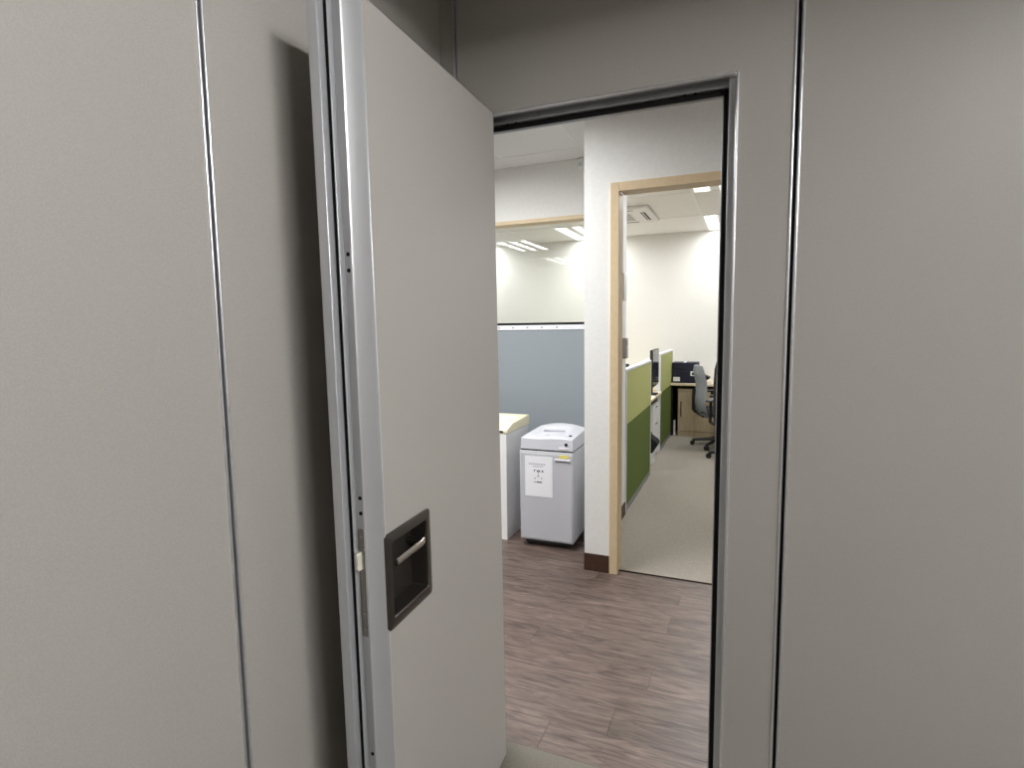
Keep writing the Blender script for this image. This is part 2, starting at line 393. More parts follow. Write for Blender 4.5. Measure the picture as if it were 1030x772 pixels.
# ------------------------------------------------------------------ ceiling troffers
def troffer(x, y, watts, spread, label, group, half=0.6):
    t = thing('ceiling_light', label, 'ceiling light', (x, y, CEIL), 0, group)
    bm = bmesh.new(); hx = 0.297; hy = half - 0.003
    for a in ((-hx, -hy, -hx + 0.022, hy), (hx - 0.022, -hy, hx, hy), (-hx + 0.022, -hy, hx - 0.022, -hy + 0.022), (-hx + 0.022, hy - 0.022, hx - 0.022, hy)):
        box(bm, a[0], a[1], -0.004, a[2], a[3], 0.088)
    obj('frame', bm, 'ceiling_grid', t)
    bobj('reflector', (-hx + 0.02, -hy + 0.02, 0.084, hx - 0.02, hy - 0.02, 0.094), 'reflector', t)
    for k in (-1, 1):
        bobj('louvre_rail', (k * 0.093 - 0.042, -hy + 0.022, 0.0, k * 0.093 + 0.042, hy - 0.022, 0.03), 'ceiling_grid', t)
    for k in (-1, 0, 1):
        bm = bmesh.new(); tube(bm, (k * 0.185, -hy + 0.04, 0.050), (k * 0.185, hy - 0.04, 0.050), 0.014, 10)
        obj('lamp_tube', bm, 'tube', t, smooth=True)
        L = bpy.data.lights.new('lamp_tube_light', 'AREA'); L.shape = 'RECTANGLE'; L.size = 0.085; L.size_y = 2 * (hy - 0.05)
        L.energy = watts; L.color = (0.985, 0.985, 1.0); L.spread = math.radians(spread)
        lo = bpy.data.objects.new('lamp_tube_light', L); C.objects.link(lo); lo.parent = t; lo.location = (k * 0.185, 0, 0.004)
    return t
def batten(x, y, e, label):
    tm = 'room_tube_%d' % round(e)
    if tm not in MATS: emissive(tm, (1.0, 0.985, 0.97, 1), e)
    t = thing('batten_light', label, 'ceiling light', (x, y, CEIL), 0, 'room ceiling lights')
    bobj('housing', (-0.05, -0.61, -0.045, 0.05, 0.61, 0.0), 'ceiling_grid', t, 0.006)
    for k in (-1, 1):
        bobj('lamp_holder', (-0.03, k * 0.6 - 0.012, -0.085, 0.03, k * 0.6 + 0.012, -0.045), 'plastic_white', t, 0.004)
    bm = bmesh.new(); tube(bm, (0, -0.587, -0.070), (0, 0.587, -0.070), 0.014, 12); obj('lamp_tube', bm, tm, t, smooth=True)
    return t
RL = ['tube batten light on the room ceiling, nearest the open grey door', 'tube batten light at the far right of the room ceiling']
for (x, y, e), l in zip(ROOM_LIGHTS, RL): batten(x, y, e, l)
HL = ['recessed ceiling light in the corridor just beyond the grey door', 'recessed three-tube ceiling light mirrored in the interior window', 'recessed ceiling light at the rear of the side hall', 'added recessed ceiling light brightening the alcove, hidden behind the grey door', 'recessed ceiling light at the right end of the corridor']
for (x, y, e, s), l in zip(HALL_LIGHTS, HL): troffer(x, y, e, s, l, 'corridor ceiling lights')
OL = ['recessed ceiling light nearest the second doorway, beside its top edge', 'recessed ceiling light above the desk at the far office wall', 'three-tube ceiling light seen through the interior window', 'ceiling light just behind the interior window', 'far left office ceiling light near the back wall', 'far right office ceiling light near the back wall']
for (x, y, e, s), l in zip(OFFICE_LIGHTS, OL): troffer(x, y, e, s, l, 'office ceiling lights', 0.6 if y < 6 else 0.568)

# ------------------------------------------------------------------ the grey door leaf
LW, LT, LH = 0.690, 0.098, 2.093
door = struct(empty('door_1', (-0.720, WF, 0.008)), 'open grey door leaf with a recessed black pull')
SAG = math.radians(0.65)
# local frame: x = along the leaf from hinge to lock edge, y = thickness away from the visible face, z up
ex = Vector((0.044, -0.999, 0)).normalized(); ey = Vector((-0.999, -0.044, 0)).normalized(); ez = Vector((0, 0, 1))
Rm = Matrix(((ex.x, ey.x, ez.x), (ex.y, ey.y, ez.y), (ex.z, ey.z, ez.z)))
# ex x ey = -ez for this handedness, so mirror the thickness axis with negative y coordinates below
Rm = Matrix(((ex.x, -ey.x, 0), (ex.y, -ey.y, 0), (0, 0, 1)))
door.rotation_euler = (Rm.to_4x4() @ Matrix.Rotation(SAG, 4, 'Y')).to_euler()
# visible face is at local y=0, the body extends to local y=-LT... (local +y points out of the visible face)
px0, px1, pz0, pz1 = 0.492, 0.667, 0.827, 1.016   # recess for the pull
bm = bmesh.new()
XS, ZS = (0.0, px0, px1, LW - 0.0202), (0.0, pz0, pz1, LH)
g = [[bm.verts.new((x, 0, z)) for z in ZS] for x in XS]
for i in range(3):
    for j in range(3):
        if (i, j) == (1, 1): continue
        bm.faces.new((g[i][j], g[i + 1][j], g[i + 1][j + 1], g[i][j + 1]))
bk = {(i, j): bm.verts.new((XS[i], -0.012, ZS[j])) for i in (0, 3) for j in (0, 3)}
# rim of the face sheet
def rim(ids, b0, b1):
    bm.faces.new([g[i][j] for i, j in ids] + [bk[b1], bk[b0]])
rim([(0, 0), (1, 0), (2, 0), (3, 0)], (0, 0), (3, 0)); rim([(3, 0), (3, 1), (3, 2), (3, 3)], (3, 0), (3, 3))
rim([(3, 3), (2, 3), (1, 3), (0, 3)], (3, 3), (0, 3)); rim([(0, 3), (0, 2), (0, 1), (0, 0)], (0, 3), (0, 0))
obj('face_panel', bm, 'panel_vinyl', door)
# core with clearance for the pull, rear sheet
bm = bmesh.new()
for d in ((0.004, -0.085, 0.002, px0 - 0.01, -0.012, LH - 0.002), (px0 - 0.01, -0.085, 0.002, LW - 0.03, -0.055, LH - 0.002),
          (px0 - 0.01, -0.055, 0.002, LW - 0.03, -0.012, pz0 - 0.01), (px0 - 0.01, -0.055, pz1 + 0.01, LW - 0.03, -0.012, LH - 0.002)):
    box(bm, *d)
obj('core', bm, 'dark_gap', door)
bobj('rear_panel', (-0.0, -LT, 0, LW + 0.012, -LT + 0.013, LH), 'panel_vinyl', door)
# stepped aluminium lock edge: plan profile in (x along leaf, y thickness)
prof = [(LW - 0.0200, 0.0014), (LW - 0.0165, 0.0014), (LW - 0.012, -0.006), (LW - 0.001, -0.031), (LW + 0.003, -0.034), (LW + 0.003, -0.038), (LW - 0.008, -0.040), (LW - 0.008, -0.060), (LW + 0.004, -0.061), (LW + 0.004, -0.064),
        (LW - 0.022, -0.064), (LW - 0.022, -0.012), (LW - 0.0200, -0.012)]
bm = bmesh.new(); prism(bm, prof, 0.0, LH, 'z'); obj('lock_edge', bm, 'anodised', door, 0.0008)
bobj('seal', (LW - 0.02, -0.075, 0, LW - 0.002, -0.064, LH), 'rubber', door)
bobj('edge_strip', (LW - 0.02, -LT - 0.001, 0, LW + 0.018, -0.075, LH), 'anodised', door, 0.002)
bobj('hinge_edge', (-0.001, -LT + 0.002, 0, 0.006, -0.0005, LH), 'satin_aluminium', door, 0.001)
# face edge trims
bobj('top_cap', (0, -LT + 0.002, LH, LW - 0.01, 0.0, LH + 0.003), 'satin_aluminium', door)
for z in (1.610, 1.578, 1.107, 1.074, 0.524):
    bm = bmesh.new(); tube(bm, (LW - 0.012, -0.050, z), (LW - 0.0070, -0.050, z), 0.0042, 12); obj('screw_hole', bm, 'dark_gap', door)
# lock plate with latch
lp = bobj('lock_plate', (LW - 0.010, -0.0595, 0.800, LW - 0.0062, -0.0405, 1.040), 'steel', door, 0.001)
bm = bmesh.new(); prism(bm, [(LW - 0.008, -0.0600), (LW + 0.007, -0.0590), (LW + 0.010, -0.052), (LW - 0.008, -0.046)], 0.953, 0.991, 'z'); obj('latch_bolt', bm, 'nylon', lp, 0.001)
for z in (1.024, 0.853, 0.817):
    bm = bmesh.new(); tube(bm, (LW - 0.0068, -0.050, z), (LW - 0.0048, -0.050, z), 0.0038, 12, 0.003); obj('screw', bm, 'lever_metal', lp)
# flush pull
fp = empty('flush_pull'); fp.parent = door
bz0, bz1, bx0, bx1 = 0.814, 1.028, 0.4845, 0.6755
def rounded(x0, x1, z0, z1, r, n=5):
    out = []
    for cx, cz, a0 in ((x1 - r, z1 - r, 0), (x0 + r, z1 - r, 90), (x0 + r, z0 + r, 180), (x1 - r, z0 + r, 270)):
        for k in range(n + 1):
            t = math.radians(a0 + 90 * k / n); out.append((cx + r * math.cos(t), cz + r * math.sin(t)))
    return out
def ring_mesh(loops):
    """bridge successive loops of equal vertex count: each loop = (list of (x,z), y)"""
    bm = bmesh.new(); L = [[bm.verts.new((x, yy, z)) for x, z in pts] for pts, yy in loops]
    n = len(L[0])
    for a, b in zip(L, L[1:]):
        for i in range(n): bm.faces.new((a[i], a[(i + 1) % n], b[(i + 1) % n], b[i]))
    return bm, L
bm, L = ring_mesh([(rounded(bx0, bx1, bz0, bz1, 0.009), -0.001), (rounded(bx0, bx1, bz0, bz1, 0.009), 0.004), (rounded(bx0 + 0.003, bx1 - 0.003, bz0 + 0.003, bz1 - 0.003, 0.007), 0.006),
                   (rounded(px0 + 0.010, px1 - 0.010, pz0 + 0.010, pz1 - 0.010, 0.006), 0.006), (rounded(px0 + 0.012, px1 - 0.012, pz0 + 0.012, pz1 - 0.012, 0.005), 0.003)])
obj('bezel', bm, 'gunmetal', fp, smooth=True)
bm, L = ring_mesh([(rounded(px0 + 0.012, px1 - 0.012, pz0 + 0.012, pz1 - 0.012, 0.005), 0.0035), (rounded(px0 + 0.014, px1 - 0.014, pz0 + 0.014, pz1 - 0.014, 0.005), -0.038)])
bm.faces.new(L[-1])
obj('tray', bm, 'gunmetal_dark', fp, smooth=True)
# lever: pivot at the hinge side of the tray, bar reaching to the lock side, standing a little proud
bm = bmesh.new()
secs = []
for k in range(11):
    u = k / 10
    x = px0 + 0.014 + u * (px1 - px0 - 0.036); z = 0.958 + 0.001 * math.sin(u * math.pi); yy = 0.008 - 0.010 * (1 - min(1, u * 4)) ** 2
    hh = 0.0085 if u > 0.1 else 0.009; tt = 0.005
    secs.append([bm.verts.new((x, yy + tt * math.cos(t), z + hh * math.sin(t))) for t in [2 * math.pi * q / 12 for q in range(12)]])
for a, b in zip(secs, secs[1:]):
    for i in range(12): bm.faces.new((a[i], a[(i + 1) % 12], b[(i + 1) % 12], b[i]))
bm.faces.new(secs[0]); bm.faces.new(secs[-1])
obj('lever', bm, 'lever_metal', fp, smooth=True)
bm = bmesh.new(); tube(bm, (px0 + 0.030, -0.038, 0.958), (px0 + 0.030, 0.006, 0.958), 0.009, 14); obj('lever_spindle', bm, 'gunmetal', fp, smooth=True)
for x, z in ((px1 - 0.030, pz0 + 0.030), (px1 - 0.030, pz1 - 0.030), (px0 + 0.06, pz0 + 0.030)):
    bm = bmesh.new(); tube(bm, (x, -0.0385, z), (x, -0.035, z), 0.0035, 10, 0.0025); obj('screw', bm, 'lever_metal', fp)

# ------------------------------------------------------------------ blue fabric screen under the interior window
sc = thing('fabric_screen', 'blue-grey fabric screen with a white slotted rail under the interior window', 'screen', (-2.2, GW - 0.04, 0.005))
bobj('screen_panel', (-1.6, -0.018, 0.03, 1.33, 0.02, 1.432), 'fabric_blue', sc, 0.003)
bobj('top_rail', (-1.6, -0.024, 1.432, 1.33, 0.03, 1.470), 'rail_white', sc, 0.003)
bobj('foot', (-1.5, -0.02, 0, 1.2, 0.02, 0.03), 'rail_white', sc)
for k in range(20):
    x = -1.5 + 0.1215 * k + 0.05
    bm = bmesh.new(); box(bm, x - 0.008, -0.0245, 1.446, x + 0.008, -0.0235, 1.456); obj('rail_slot', bm, 'ink_grey', sc)

# ------------------------------------------------------------------ paper shredder (front-left base corner is the origin)
sh = thing('paper_shredder', 'light grey paper shredder with a printed notice and yellow sticker on its front', 'shredder', (-1.362, 3.386, 0.0), 0.02)
SW, SD = 0.365, 0.40
bobj('base_plinth', (0.03, 0.03, 0.022, SW - 0.02, SD - 0.03, 0.052), 'plastic_black', sh)
for x in (0.05, SW - 0.05):
    for yy in (0.06, SD - 0.06):
        bm = bmesh.new(); tube(bm, (x - 0.012, yy, 0.018), (x + 0.012, yy, 0.018), 0.018, 14); obj('caster', bm, 'plastic_black', sh, smooth=True)
bobj('body', (0, 0, 0.050, SW, SD, 0.654), 'plastic_grey', sh, 0.006, 3)
bobj('cabinet_door', (0.008, -0.004, 0.060, SW - 0.008, 0.004, 0.640), 'plastic_grey', sh, 0.003)
bobj('head_gap', (0.006, 0.006, 0.650, SW - 0.006, SD - 0.006, 0.664), 'dark_gap', sh)
# head: sloped sides, top rising to the back with a sunken curved feed area
bm = bmesh.new(); N = 12
def head_top(u, v):
    # u across 0..1, v depth 0..1
    z = 0.739 + 0.008 * math.sin(v * math.pi / 2) + 0.030 * math.sin(u * math.pi) ** 0.8 * v ** 0.7 - 0.004 * math.sin(u * 2 * math.pi) * (1 - v)
    if 0.14 < u < 0.80 and 0.16 < v < 0.80:
        z -= 0.016 * min(1, min(u - 0.14, 0.80 - u) / 0.06, min(v - 0.16, 0.80 - v) / 0.08)
    return z
grid = []
for i in range(2 * N + 1):
    u = i / (2 * N); col = []
    for j in range(2 * N + 1):
        v = j / (2 * N); ins = 0.012
        col.append(bm.verts.new((0.0 + ins + u * (SW - 1.35 * ins), 0.006 + v * (SD - 0.012), head_top(u, v))))
    grid.append(col)
M2 = 2 * N
for i in range(M2):
    for j in range(M2): bm.faces.new((grid[i][j], grid[i + 1][j], grid[i + 1][j + 1], grid[i][j + 1]))
def skirt(loop, zf):
    low = []
    for v in loop:
        x = min(max((v.co.x - SW / 2) * 1.045 + SW / 2, -0.002), SW + 0.002); yy = min(max((v.co.y - SD / 2) * 1.035 + SD / 2, -0.003), SD)
        low.append(bm.verts.new((x, yy, zf)))
    n = len(loop)
    for k in range(n): bm.faces.new((loop[k], loop[(k + 1) % n], low[(k + 1) % n], low[k]))
    bm.faces.new(low)
loop = [grid[i][0] for i in range(M2)] + [grid[M2][j] for j in range(M2)] + [grid[i][M2] for i in range(M2, 0, -1)] + [grid[0][j] for j in range(M2, 0, -1)]
skirt(loop, 0.662)
obj('head', bm, 'plastic_light', sh, 0.004, seg=2)
bobj('feed_slot', (0.10, 0.215, 0.735, 0.25, 0.225, 0.7535), 'ink_grey', sh)
bm = bmesh.new(); prism(bm, [(0.150, 0.085), (0.172, 0.075), (0.194, 0.085), (0.184, 0.098), (0.160, 0.098)], 0.7350, 0.7435, 'z'); obj('tray_notch', bm, 'ink', sh)
bm = bmesh.new(); tube(bm, (0.319, 0.004, 0.706), (0.319, -0.004, 0.706), 0.010, 16); obj('power_button', bm, 'plastic_black', sh, 0.001)
bm = bmesh.new(); tube(bm, (0.325, 0.085, 0.738), (0.325, 0.085, 0.7535), 0.010, 16); obj('control_button', bm, 'plastic_black', sh, 0.001)
bobj('name_strip', (0.272, -0.0035, 0.676, 0.335, 0.002, 0.687), 'plastic_white', sh)
bobj('door_handle', (0.245, -0.012, 0.597, 0.350, 0.0, 0.611), 'plastic_light', sh, 0.004)
bobj('handle_recess', (0.248, -0.0048, 0.588, 0.347, 0.0, 0.598), 'ink_grey', sh)
bobj('warning_sticker', (0.272, -0.0052, 0.616, 0.340, 0.0, 0.638), 'sticker_yellow', sh)
ns = bobj('notice_sheet', (0.039, -0.0056, 0.350, 0.228, 0.0, 0.618), 'paper', sh)
def print_marks(name, mat, rects):
    bm = bmesh.new()
    for a, b, c, d in rects: box(bm, 0.039 + a * 0.189, -0.0060, 0.350 + b * 0.268, 0.039 + c * 0.189, -0.0040, 0.350 + d * 0.268)
    obj(name, bm, mat, ns)
print_marks('print_heading', 'ink_grey', [(0.14 + k * 0.062, 0.800, 0.14 + k * 0.062 + 0.048, 0.822) for k in range(10)] + [(0.30 + k * 0.062, 0.745, 0.30 + k * 0.062 + 0.046, 0.765) for k in range(6)])
print_marks('print_lines', 'ink', [(0.33, 0.62, 0.36, 0.665), (0.36, 0.66, 0.40, 0.672), (0.44, 0.615, 0.50, 0.660), (0.515, 0.615, 0.555, 0.668), (0.62, 0.615, 0.67, 0.665), (0.48, 0.52, 0.495, 0.60), (0.44, 0.50, 0.53, 0.512),
    (0.36, 0.44, 0.385, 0.475), (0.60, 0.45, 0.625, 0.48), (0.33, 0.355, 0.39, 0.372), (0.42, 0.350, 0.62, 0.378)])

# ------------------------------------------------------------------ second machine with yellowed lid
m2 = thing('office_machine', 'white upright office machine with a yellowed cream lid, half hidden by the grey door', 'machine', (-1.477, 3.432, 0.0))
bobj('body', (-0.40, 0.0, 0.0, 0.0, 0.42, 0.742), 'plastic_white', m2, 0.004)
bm = bmesh.new()
prism(bm, [(-0.004, 0.744), (0.430, 0.744), (0.430, 0.812), (0.40, 0.818), (0.10, 0.802), (-0.004, 0.770)], -0.406, 0.008, 'x'); obj('lid', bm, 'plastic_cream', m2, 0.006, seg=3)
bobj('lid_gap', (-0.396, 0.006, 0.740, -0.006, 0.41, 0.747), 'dark_gap', m2)
bobj('lid_recess', (-0.30, 0.12, 0.795, -0.04, 0.33, 0.8150), 'plastic_white', m2, 0.003)
bobj('display', (-0.09, -0.0055, 0.752, -0.02, 0.0, 0.764), 'plastic_black', m2)

# ------------------------------------------------------------------ wall fittings
o = thing('wall_sensor', 'small white sensor high on the cream wall at the corridor ceiling', 'sensor', (-1.165, GW - 0.001, 2.625))
bobj('housing', (-0.014, -0.05, 0.0, 0.03, 0.0, 0.07), 'plastic_white', o, 0.008, 3); bobj('bracket', (-0.006, -0.03, 0.06, 0.02, 0.0, 0.10), 'plastic_white', o, 0.004); bobj('lens', (-0.006, -0.053, 0.012, 0.022, -0.048, 0.040), 'plastic_light', o, 0.002)
o = thing('wall_box', 'white rectangular wall box above the grey card reader on the wall return', 'wall box', (-0.834, 4.06, 1.640))
bobj('housing', (0.0, -0.06, 0.0, 0.030, 0.06, 0.195), 'plastic_white', o, 0.004); bobj('cover', (0.030, -0.052, 0.008, 0.034, 0.052, 0.187), 'plastic_white', o, 0.002)
bobj('cable', (0.0, -0.052, -1.50, 0.008, -0.044, 0.0), 'plastic_light', o)
o = thing('card_reader', 'small grey card reader on the white wall return inside the doorway', 'card reader', (-0.834, 4.12, 1.222))
bobj('housing', (0.0, -0.04, 0.0, 0.036, 0.045, 0.150), 'reader_grey', o, 0.006, 3); bobj('keypad', (0.036, -0.025, 0.02, 0.039, 0.03, 0.09), 'plastic_light', o, 0.002); bobj('reader_face', (0.036, -0.025, 0.10, 0.039, 0.03, 0.14), 'steel', o, 0.002)

# ------------------------------------------------------------------ green desk partitions
def partition(label, x, y0, y1, z, zm, tilt=0.0):
    p = thing('desk_partition', label, 'partition', (x, y0, 0.002), tilt, 'green desk partitions')
    d = y1 - y0
    bobj('upper_panel', (-0.036, 0.030, zm, 0.0, d - 0.012, z - 0.022), 'fabric_lime', p, 0.002)
    bobj('lower_panel', (-0.036, 0.030, 0.045, 0.0, d - 0.012, zm - 0.003), 'fabric_green', p, 0.002)
    bobj('top_rail', (-0.042, 0.0, z - 0.021, 0.004, d, z), 'rail_white', p, 0.002)
    bobj('post', (-0.042, 0.0, 0.0, 0.004, 0.028, z - 0.0215), 'rail_white', p, 0.002)
    bobj('post', (-0.042, d - 0.011, 0.0, 0.004, d, z - 0.0215), 'rail_white', p, 0.002)
    bobj('kick_rail', (-0.036, 0.029, 0.0, 0.003, d - 0.0115, 0.044), 'satin_aluminium', p)
    return p
partition('near green two-tone desk partition beside the white wall return', -0.833, 4.268, 5.50, 1.128, 0.694)
partition('far green two-tone desk partition with a white end post beside the dark monitor', -0.888, 6.55, 7.72, 1.136, 0.678)

# ------------------------------------------------------------------ desks behind the partitions
def desk(label, x0, x1, y0, y1, z, group='white office desks'):
    d = thing('office_desk', label, 'desk', ((x0 + x1) / 2, (y0 + y1) / 2, 0.002), 0, group)
    hx, hy = (x1 - x0) / 2, (y1 - y0) / 2
    bobj('desk_top', (-hx, -hy, z - 0.028, hx, hy, z), 'desk_cream', d, 0.003)
    for sx in (-1, 1):
        for sy in (-1, 1):
            cx, cy = sx * (hx - 0.05), sy * (hy - 0.05)
            bobj('leg', (cx - 0.02, cy - 0.02, 0, cx + 0.02, cy + 0.02, z - 0.028), 'rail_white', d, 0.003)
    bobj('apron', (hx - 0.06, -hy + 0.075, z - 0.10, hx - 0.04, hy - 0.075, z - 0.0285), 'plastic_black', d)
    return d
desk('office desk behind the near green partition', -2.0, -0.885, 4.42, 5.45, 0.72)
gap_desk = desk('office desk with white drawers in the gap between the two green partitions', -2.0, -0.865, 5.56, 6.52, 0.706)
def monitor(name, label, loc, rz, wd, ht, zc):
    m = thing(name, label, 'monitor', loc, rz, 'desk monitors')
    bobj('screen', (-wd / 2, -0.004, zc - ht / 2, wd / 2, 0.0, zc + ht / 2), 'screen_black', m)
    bobj('bezel', (-wd / 2 - 0.008, 0.0, zc - ht / 2 - 0.012, wd / 2 + 0.008, 0.028, zc + ht / 2 + 0.008), 'plastic_black', m, 0.004)
    bobj('rear_shell', (-wd / 4, 0.028, zc - ht / 4, wd / 4, 0.055, zc + ht / 4), 'plastic_black', m, 0.01)
    bobj('stand', (-0.03, 0.03, 0.012, 0.03, 0.06, zc), 'plastic_black', m, 0.004)
    bobj('foot', (-0.10, -0.02, 0.0, 0.10, 0.10, 0.012), 'chair_black', m, 0.004)
    return m
monitor('desktop_monitor', 'black monitor seen edge-on between the two green partitions', (-0.893, 6.22, 0.709), math.radians(91), 0.50, 0.38, 0.295)
monitor('desktop_monitor', 'dark monitor corner showing over the near green partition', (-1.215, 5.10, 0.723), math.radians(-6), 0.48, 0.27, 0.25)
o = thing('desktop_printer', 'white desktop machine with sloping top, seen over the near green partition', 'printer', (-1.17, 7.28, 0.709), math.radians(4))
desk('office desk behind the far green partition', -2.0, -0.95, 6.60, 7.90, 0.706)
bm = bmesh.new(); prism(bm, [(-0.085, 0.0), (0.085, 0.0), (0.085, 0.25), (0.05, 0.325), (0.01, 0.325), (-0.085, 0.275)], -0.14, 0.14, 'y'); obj('body', bm, 'plastic_white', o, 0.006)
bobj('paper_tray', (-0.07, -0.165, 0.04, 0.07, -0.14, 0.06), 'plastic_light', o, 0.003)
# pedestal, bag
pd = bobj('pedestal', (-0.20, -0.21, 0.03, 0.205, 0.21, 0.604), 'plastic_white', gap_desk, 0.003)
pd.location = (-1.115 - gap_desk.location.x, 6.30 - gap_desk.location.y, 0.0)
for k in range(3):
    bobj('drawer', (0.206, -0.205, 0.04 + k * 0.187, 0.223, 0.205, 0.22 + k * 0.187), 'plastic_white', pd, 0.002)
    bobj('drawer_handle', (0.223, -0.05, 0.185 + k * 0.187, 0.232, 0.05, 0.195 + k * 0.187), 'steel', pd)
o = thing('black_bag', 'small black bag on a white carton between the green partitions', 'bag', (-0.873, 5.98, 0.1235))
bm = bmesh.new(); prism(bm, [(-0.05, 0.0), (0.0, 0.0), (0.060, 0.095), (0.045, 0.125), (-0.02, 0.175), (-0.05, 0.165)], -0.09, 0.09, 'y'); obj('body', bm, 'chair_black', o, 0.010)
bm = bmesh.new()
pts = [(-0.02 - 0.01 * math.sin(t), 0.05 * math.cos(t), 0.16 + 0.05 * math.sin(t)) for t in [math.pi * k / 8 for k in range(9)]]
for a, b in zip(pts, pts[1:]): tube(bm, a, b, 0.006, 6)
obj('handle', bm, 'chair_black', o)

o = thing('carton', 'low white carton on the carpet under the small black bag', 'carton', (-0.885, 5.98, 0.0025))
bobj('carton_body', (-0.045, -0.10, 0.0, 0.022, 0.10, 0.100), 'plastic_white', o, 0.003)
bobj('carton_lid', (-0.048, -0.103, 0.100, 0.025, 0.103, 0.120), 'plastic_white', o, 0.002)
# ------------------------------------------------------------------ far desk, cabinets, box
fd = thing('far_desk', 'cream desk along the far office wall carrying a navy box', 'desk', (0.06, 7.80, 0.002))
bobj('desk_top', (-0.95, -0.26, 0.672, 1.0, 0.235, 0.702), 'desk_cream', fd, 0.003)
bobj('side_panel', (-0.945, -0.20, 0.0, -0.925, 0.23, 0.672), 'plastic_black', fd)
bobj('side_panel', (0.975, -0.24, 0.0, 0.995, 0.23, 0.672), 'desk_cream', fd)
bobj('back_panel', (-0.925, 0.21, 0.10, 0.975, 0.225, 0.672), 'plastic_black', fd)
def cabinet(label, x0):
    c = thing('wood_cabinet', label, 'cabinet', (x0, 7.60, 0.002), 0, 'low wood cabinets under the far desk')
    bobj('body', (0, 0.018, 0.0, 0.46, 0.36, 0.625), 'wood_light', c, 0.002)
    bobj('plinth', (0.005, 0.0, 0.0, 0.455, 0.018, 0.06), 'wood_light', c)
    bobj('top_strip', (0.0, 0.0, 0.598, 0.46, 0.018, 0.625), 'wood_light', c, 0.001)
    d = bobj('door', (0.004, -0.002, 0.065, 0.456, 0.018, 0.592), 'wood_light', c, 0.002)
    bobj('handle', (0.035, -0.014, 0.26, 0.047, -0.002, 0.46), 'gunmetal_dark', d, 0.002)
    return c
cabinet('low light wood cabinet with a dark bar handle, beside the far green partition', -0.800)
cabinet('low light wood cabinet behind the office chairs', -0.335)
o = tag(bobj('white_post', (-0.855, 7.63, 0.002, -0.832, 7.66, 0.20), 'plastic_white', None, 0.003), 'short white upright strip in the dark gap beside the wood cabinet', 'strip')
bx = thing('storage_box', 'dark navy cardboard box with white labels on the far desk', 'box', (-0.875, 7.60, 0.7045))
bobj('body', (0, 0, 0, 0.315, 0.26, 0.262), 'box_navy', bx, 0.003)
bobj('lid_flap', (-0.003, -0.003, 0.180, 0.318, 0.263, 0.266), 'box_navy', bx, 0.003)
bobj('label', (0.012, -0.003, 0.022, 0.098, 0.0, 0.078), 'paper', bx)
bobj('label', (0.228, -0.0045, 0.095, 0.292, 0.0, 0.155), 'paper', bx)
bobj('label_print', (0.245, -0.0055, 0.105, 0.280, -0.004, 0.140), 'ink', bx)
bm = bmesh.new()
for k in range(9): box(bm, 0.03 + k * 0.018, -0.0042, 0.158, 0.042 + k * 0.018, -0.0022, 0.166)
obj('box_print', bm, 'ink', bx)
o = tag(bobj('paper_sheet', (0.0, 0.0, 0.0, 0.03, 0.20, 0.004), 'paper'), 'white paper strip lying on top of the navy box', 'paper'); o.location = (-0.74, 7.63, 0.971)
o = thing('paper_stack', 'white paper stack on the far desk behind the grey chair', 'paper', (-0.375, 7.60, 0.7045))
for k in range(4): bobj('sheet_bundle', (0.0 + 0.004 * k, 0.003 * k, 0.012 * k, 0.21 + 0.004 * k, 0.28 + 0.003 * k, 0.012 * (k + 1) - 0.0005), 'paper', o)
o = thing('desk_folder', 'black folder leaning on the far desk behind the grey chair', 'folder', (-0.525, 7.60, 0.7045), 0)
bm = bmesh.new(); prism(bm, [(-0.02, 0.0), (0.02, 0.0), (0.12, 0.07), (0.115, 0.082), (-0.005, 0.13), (-0.02, 0.10)], 0.0, 0.16, 'y'); obj('cover', bm, 'plastic_black', o, 0.002)
bobj('pages', (-0.016, 0.004, 0.004, 0.02, 0.15, 0.05), 'paper', o)

# ------------------------------------------------------------------ office chairs
def pad(bm, profile, half_w, thick, n=9, round_w=0.25):
    """a cushion swept along a side profile [(x,z)], rounded across its width"""
    m = len(profile); F = []; B = []
    for k, (x, z) in enumerate(profile):
        a = Vector(profile[max(k - 1, 0)]); b = Vector(profile[min(k + 1, m - 1)]); t = (b - a).normalized(); nn = Vector((-t.y, t.x))
        e = min(k, m - 1 - k) / (m - 1) * 2
        wk = half_w * (0.80 + 0.20 * min(1, e * 3)); tk = thick * (0.35 + 0.65 * min(1, e * 4))
        fr, br = [], []
        for i in range(n):
            s = -1 + 2 * i / (n - 1); c = math.sqrt(max(0, 1 - abs(s) ** 4))
            curve = 0.06 * s * s
            fr.append(bm.verts.new((x + nn.x * tk * c / 2 + curve * abs(nn.x), s * wk, z + nn.y * tk * c / 2)))
            br.append(bm.verts.new((x - nn.x * tk * c / 2 + curve * abs(nn.x), s * wk, z - nn.y * tk * c / 2)))
        F.append(fr); B.append(br)
    for k in range(m - 1):
        for i in range(n - 1):
            bm.faces.new((F[k][i], F[k][i + 1], F[k + 1][i + 1], F[k + 1][i])); bm.faces.new((B[k][i + 1], B[k][i], B[k + 1][i], B[k + 1][i + 1]))
    for k in (0, m - 1):
        for i in range(n - 1): bm.faces.new((F[k][i], F[k][i + 1], B[k][i + 1], B[k][i]))
    bmesh.ops.remove_doubles(bm, verts=bm.verts, dist=0.0008)
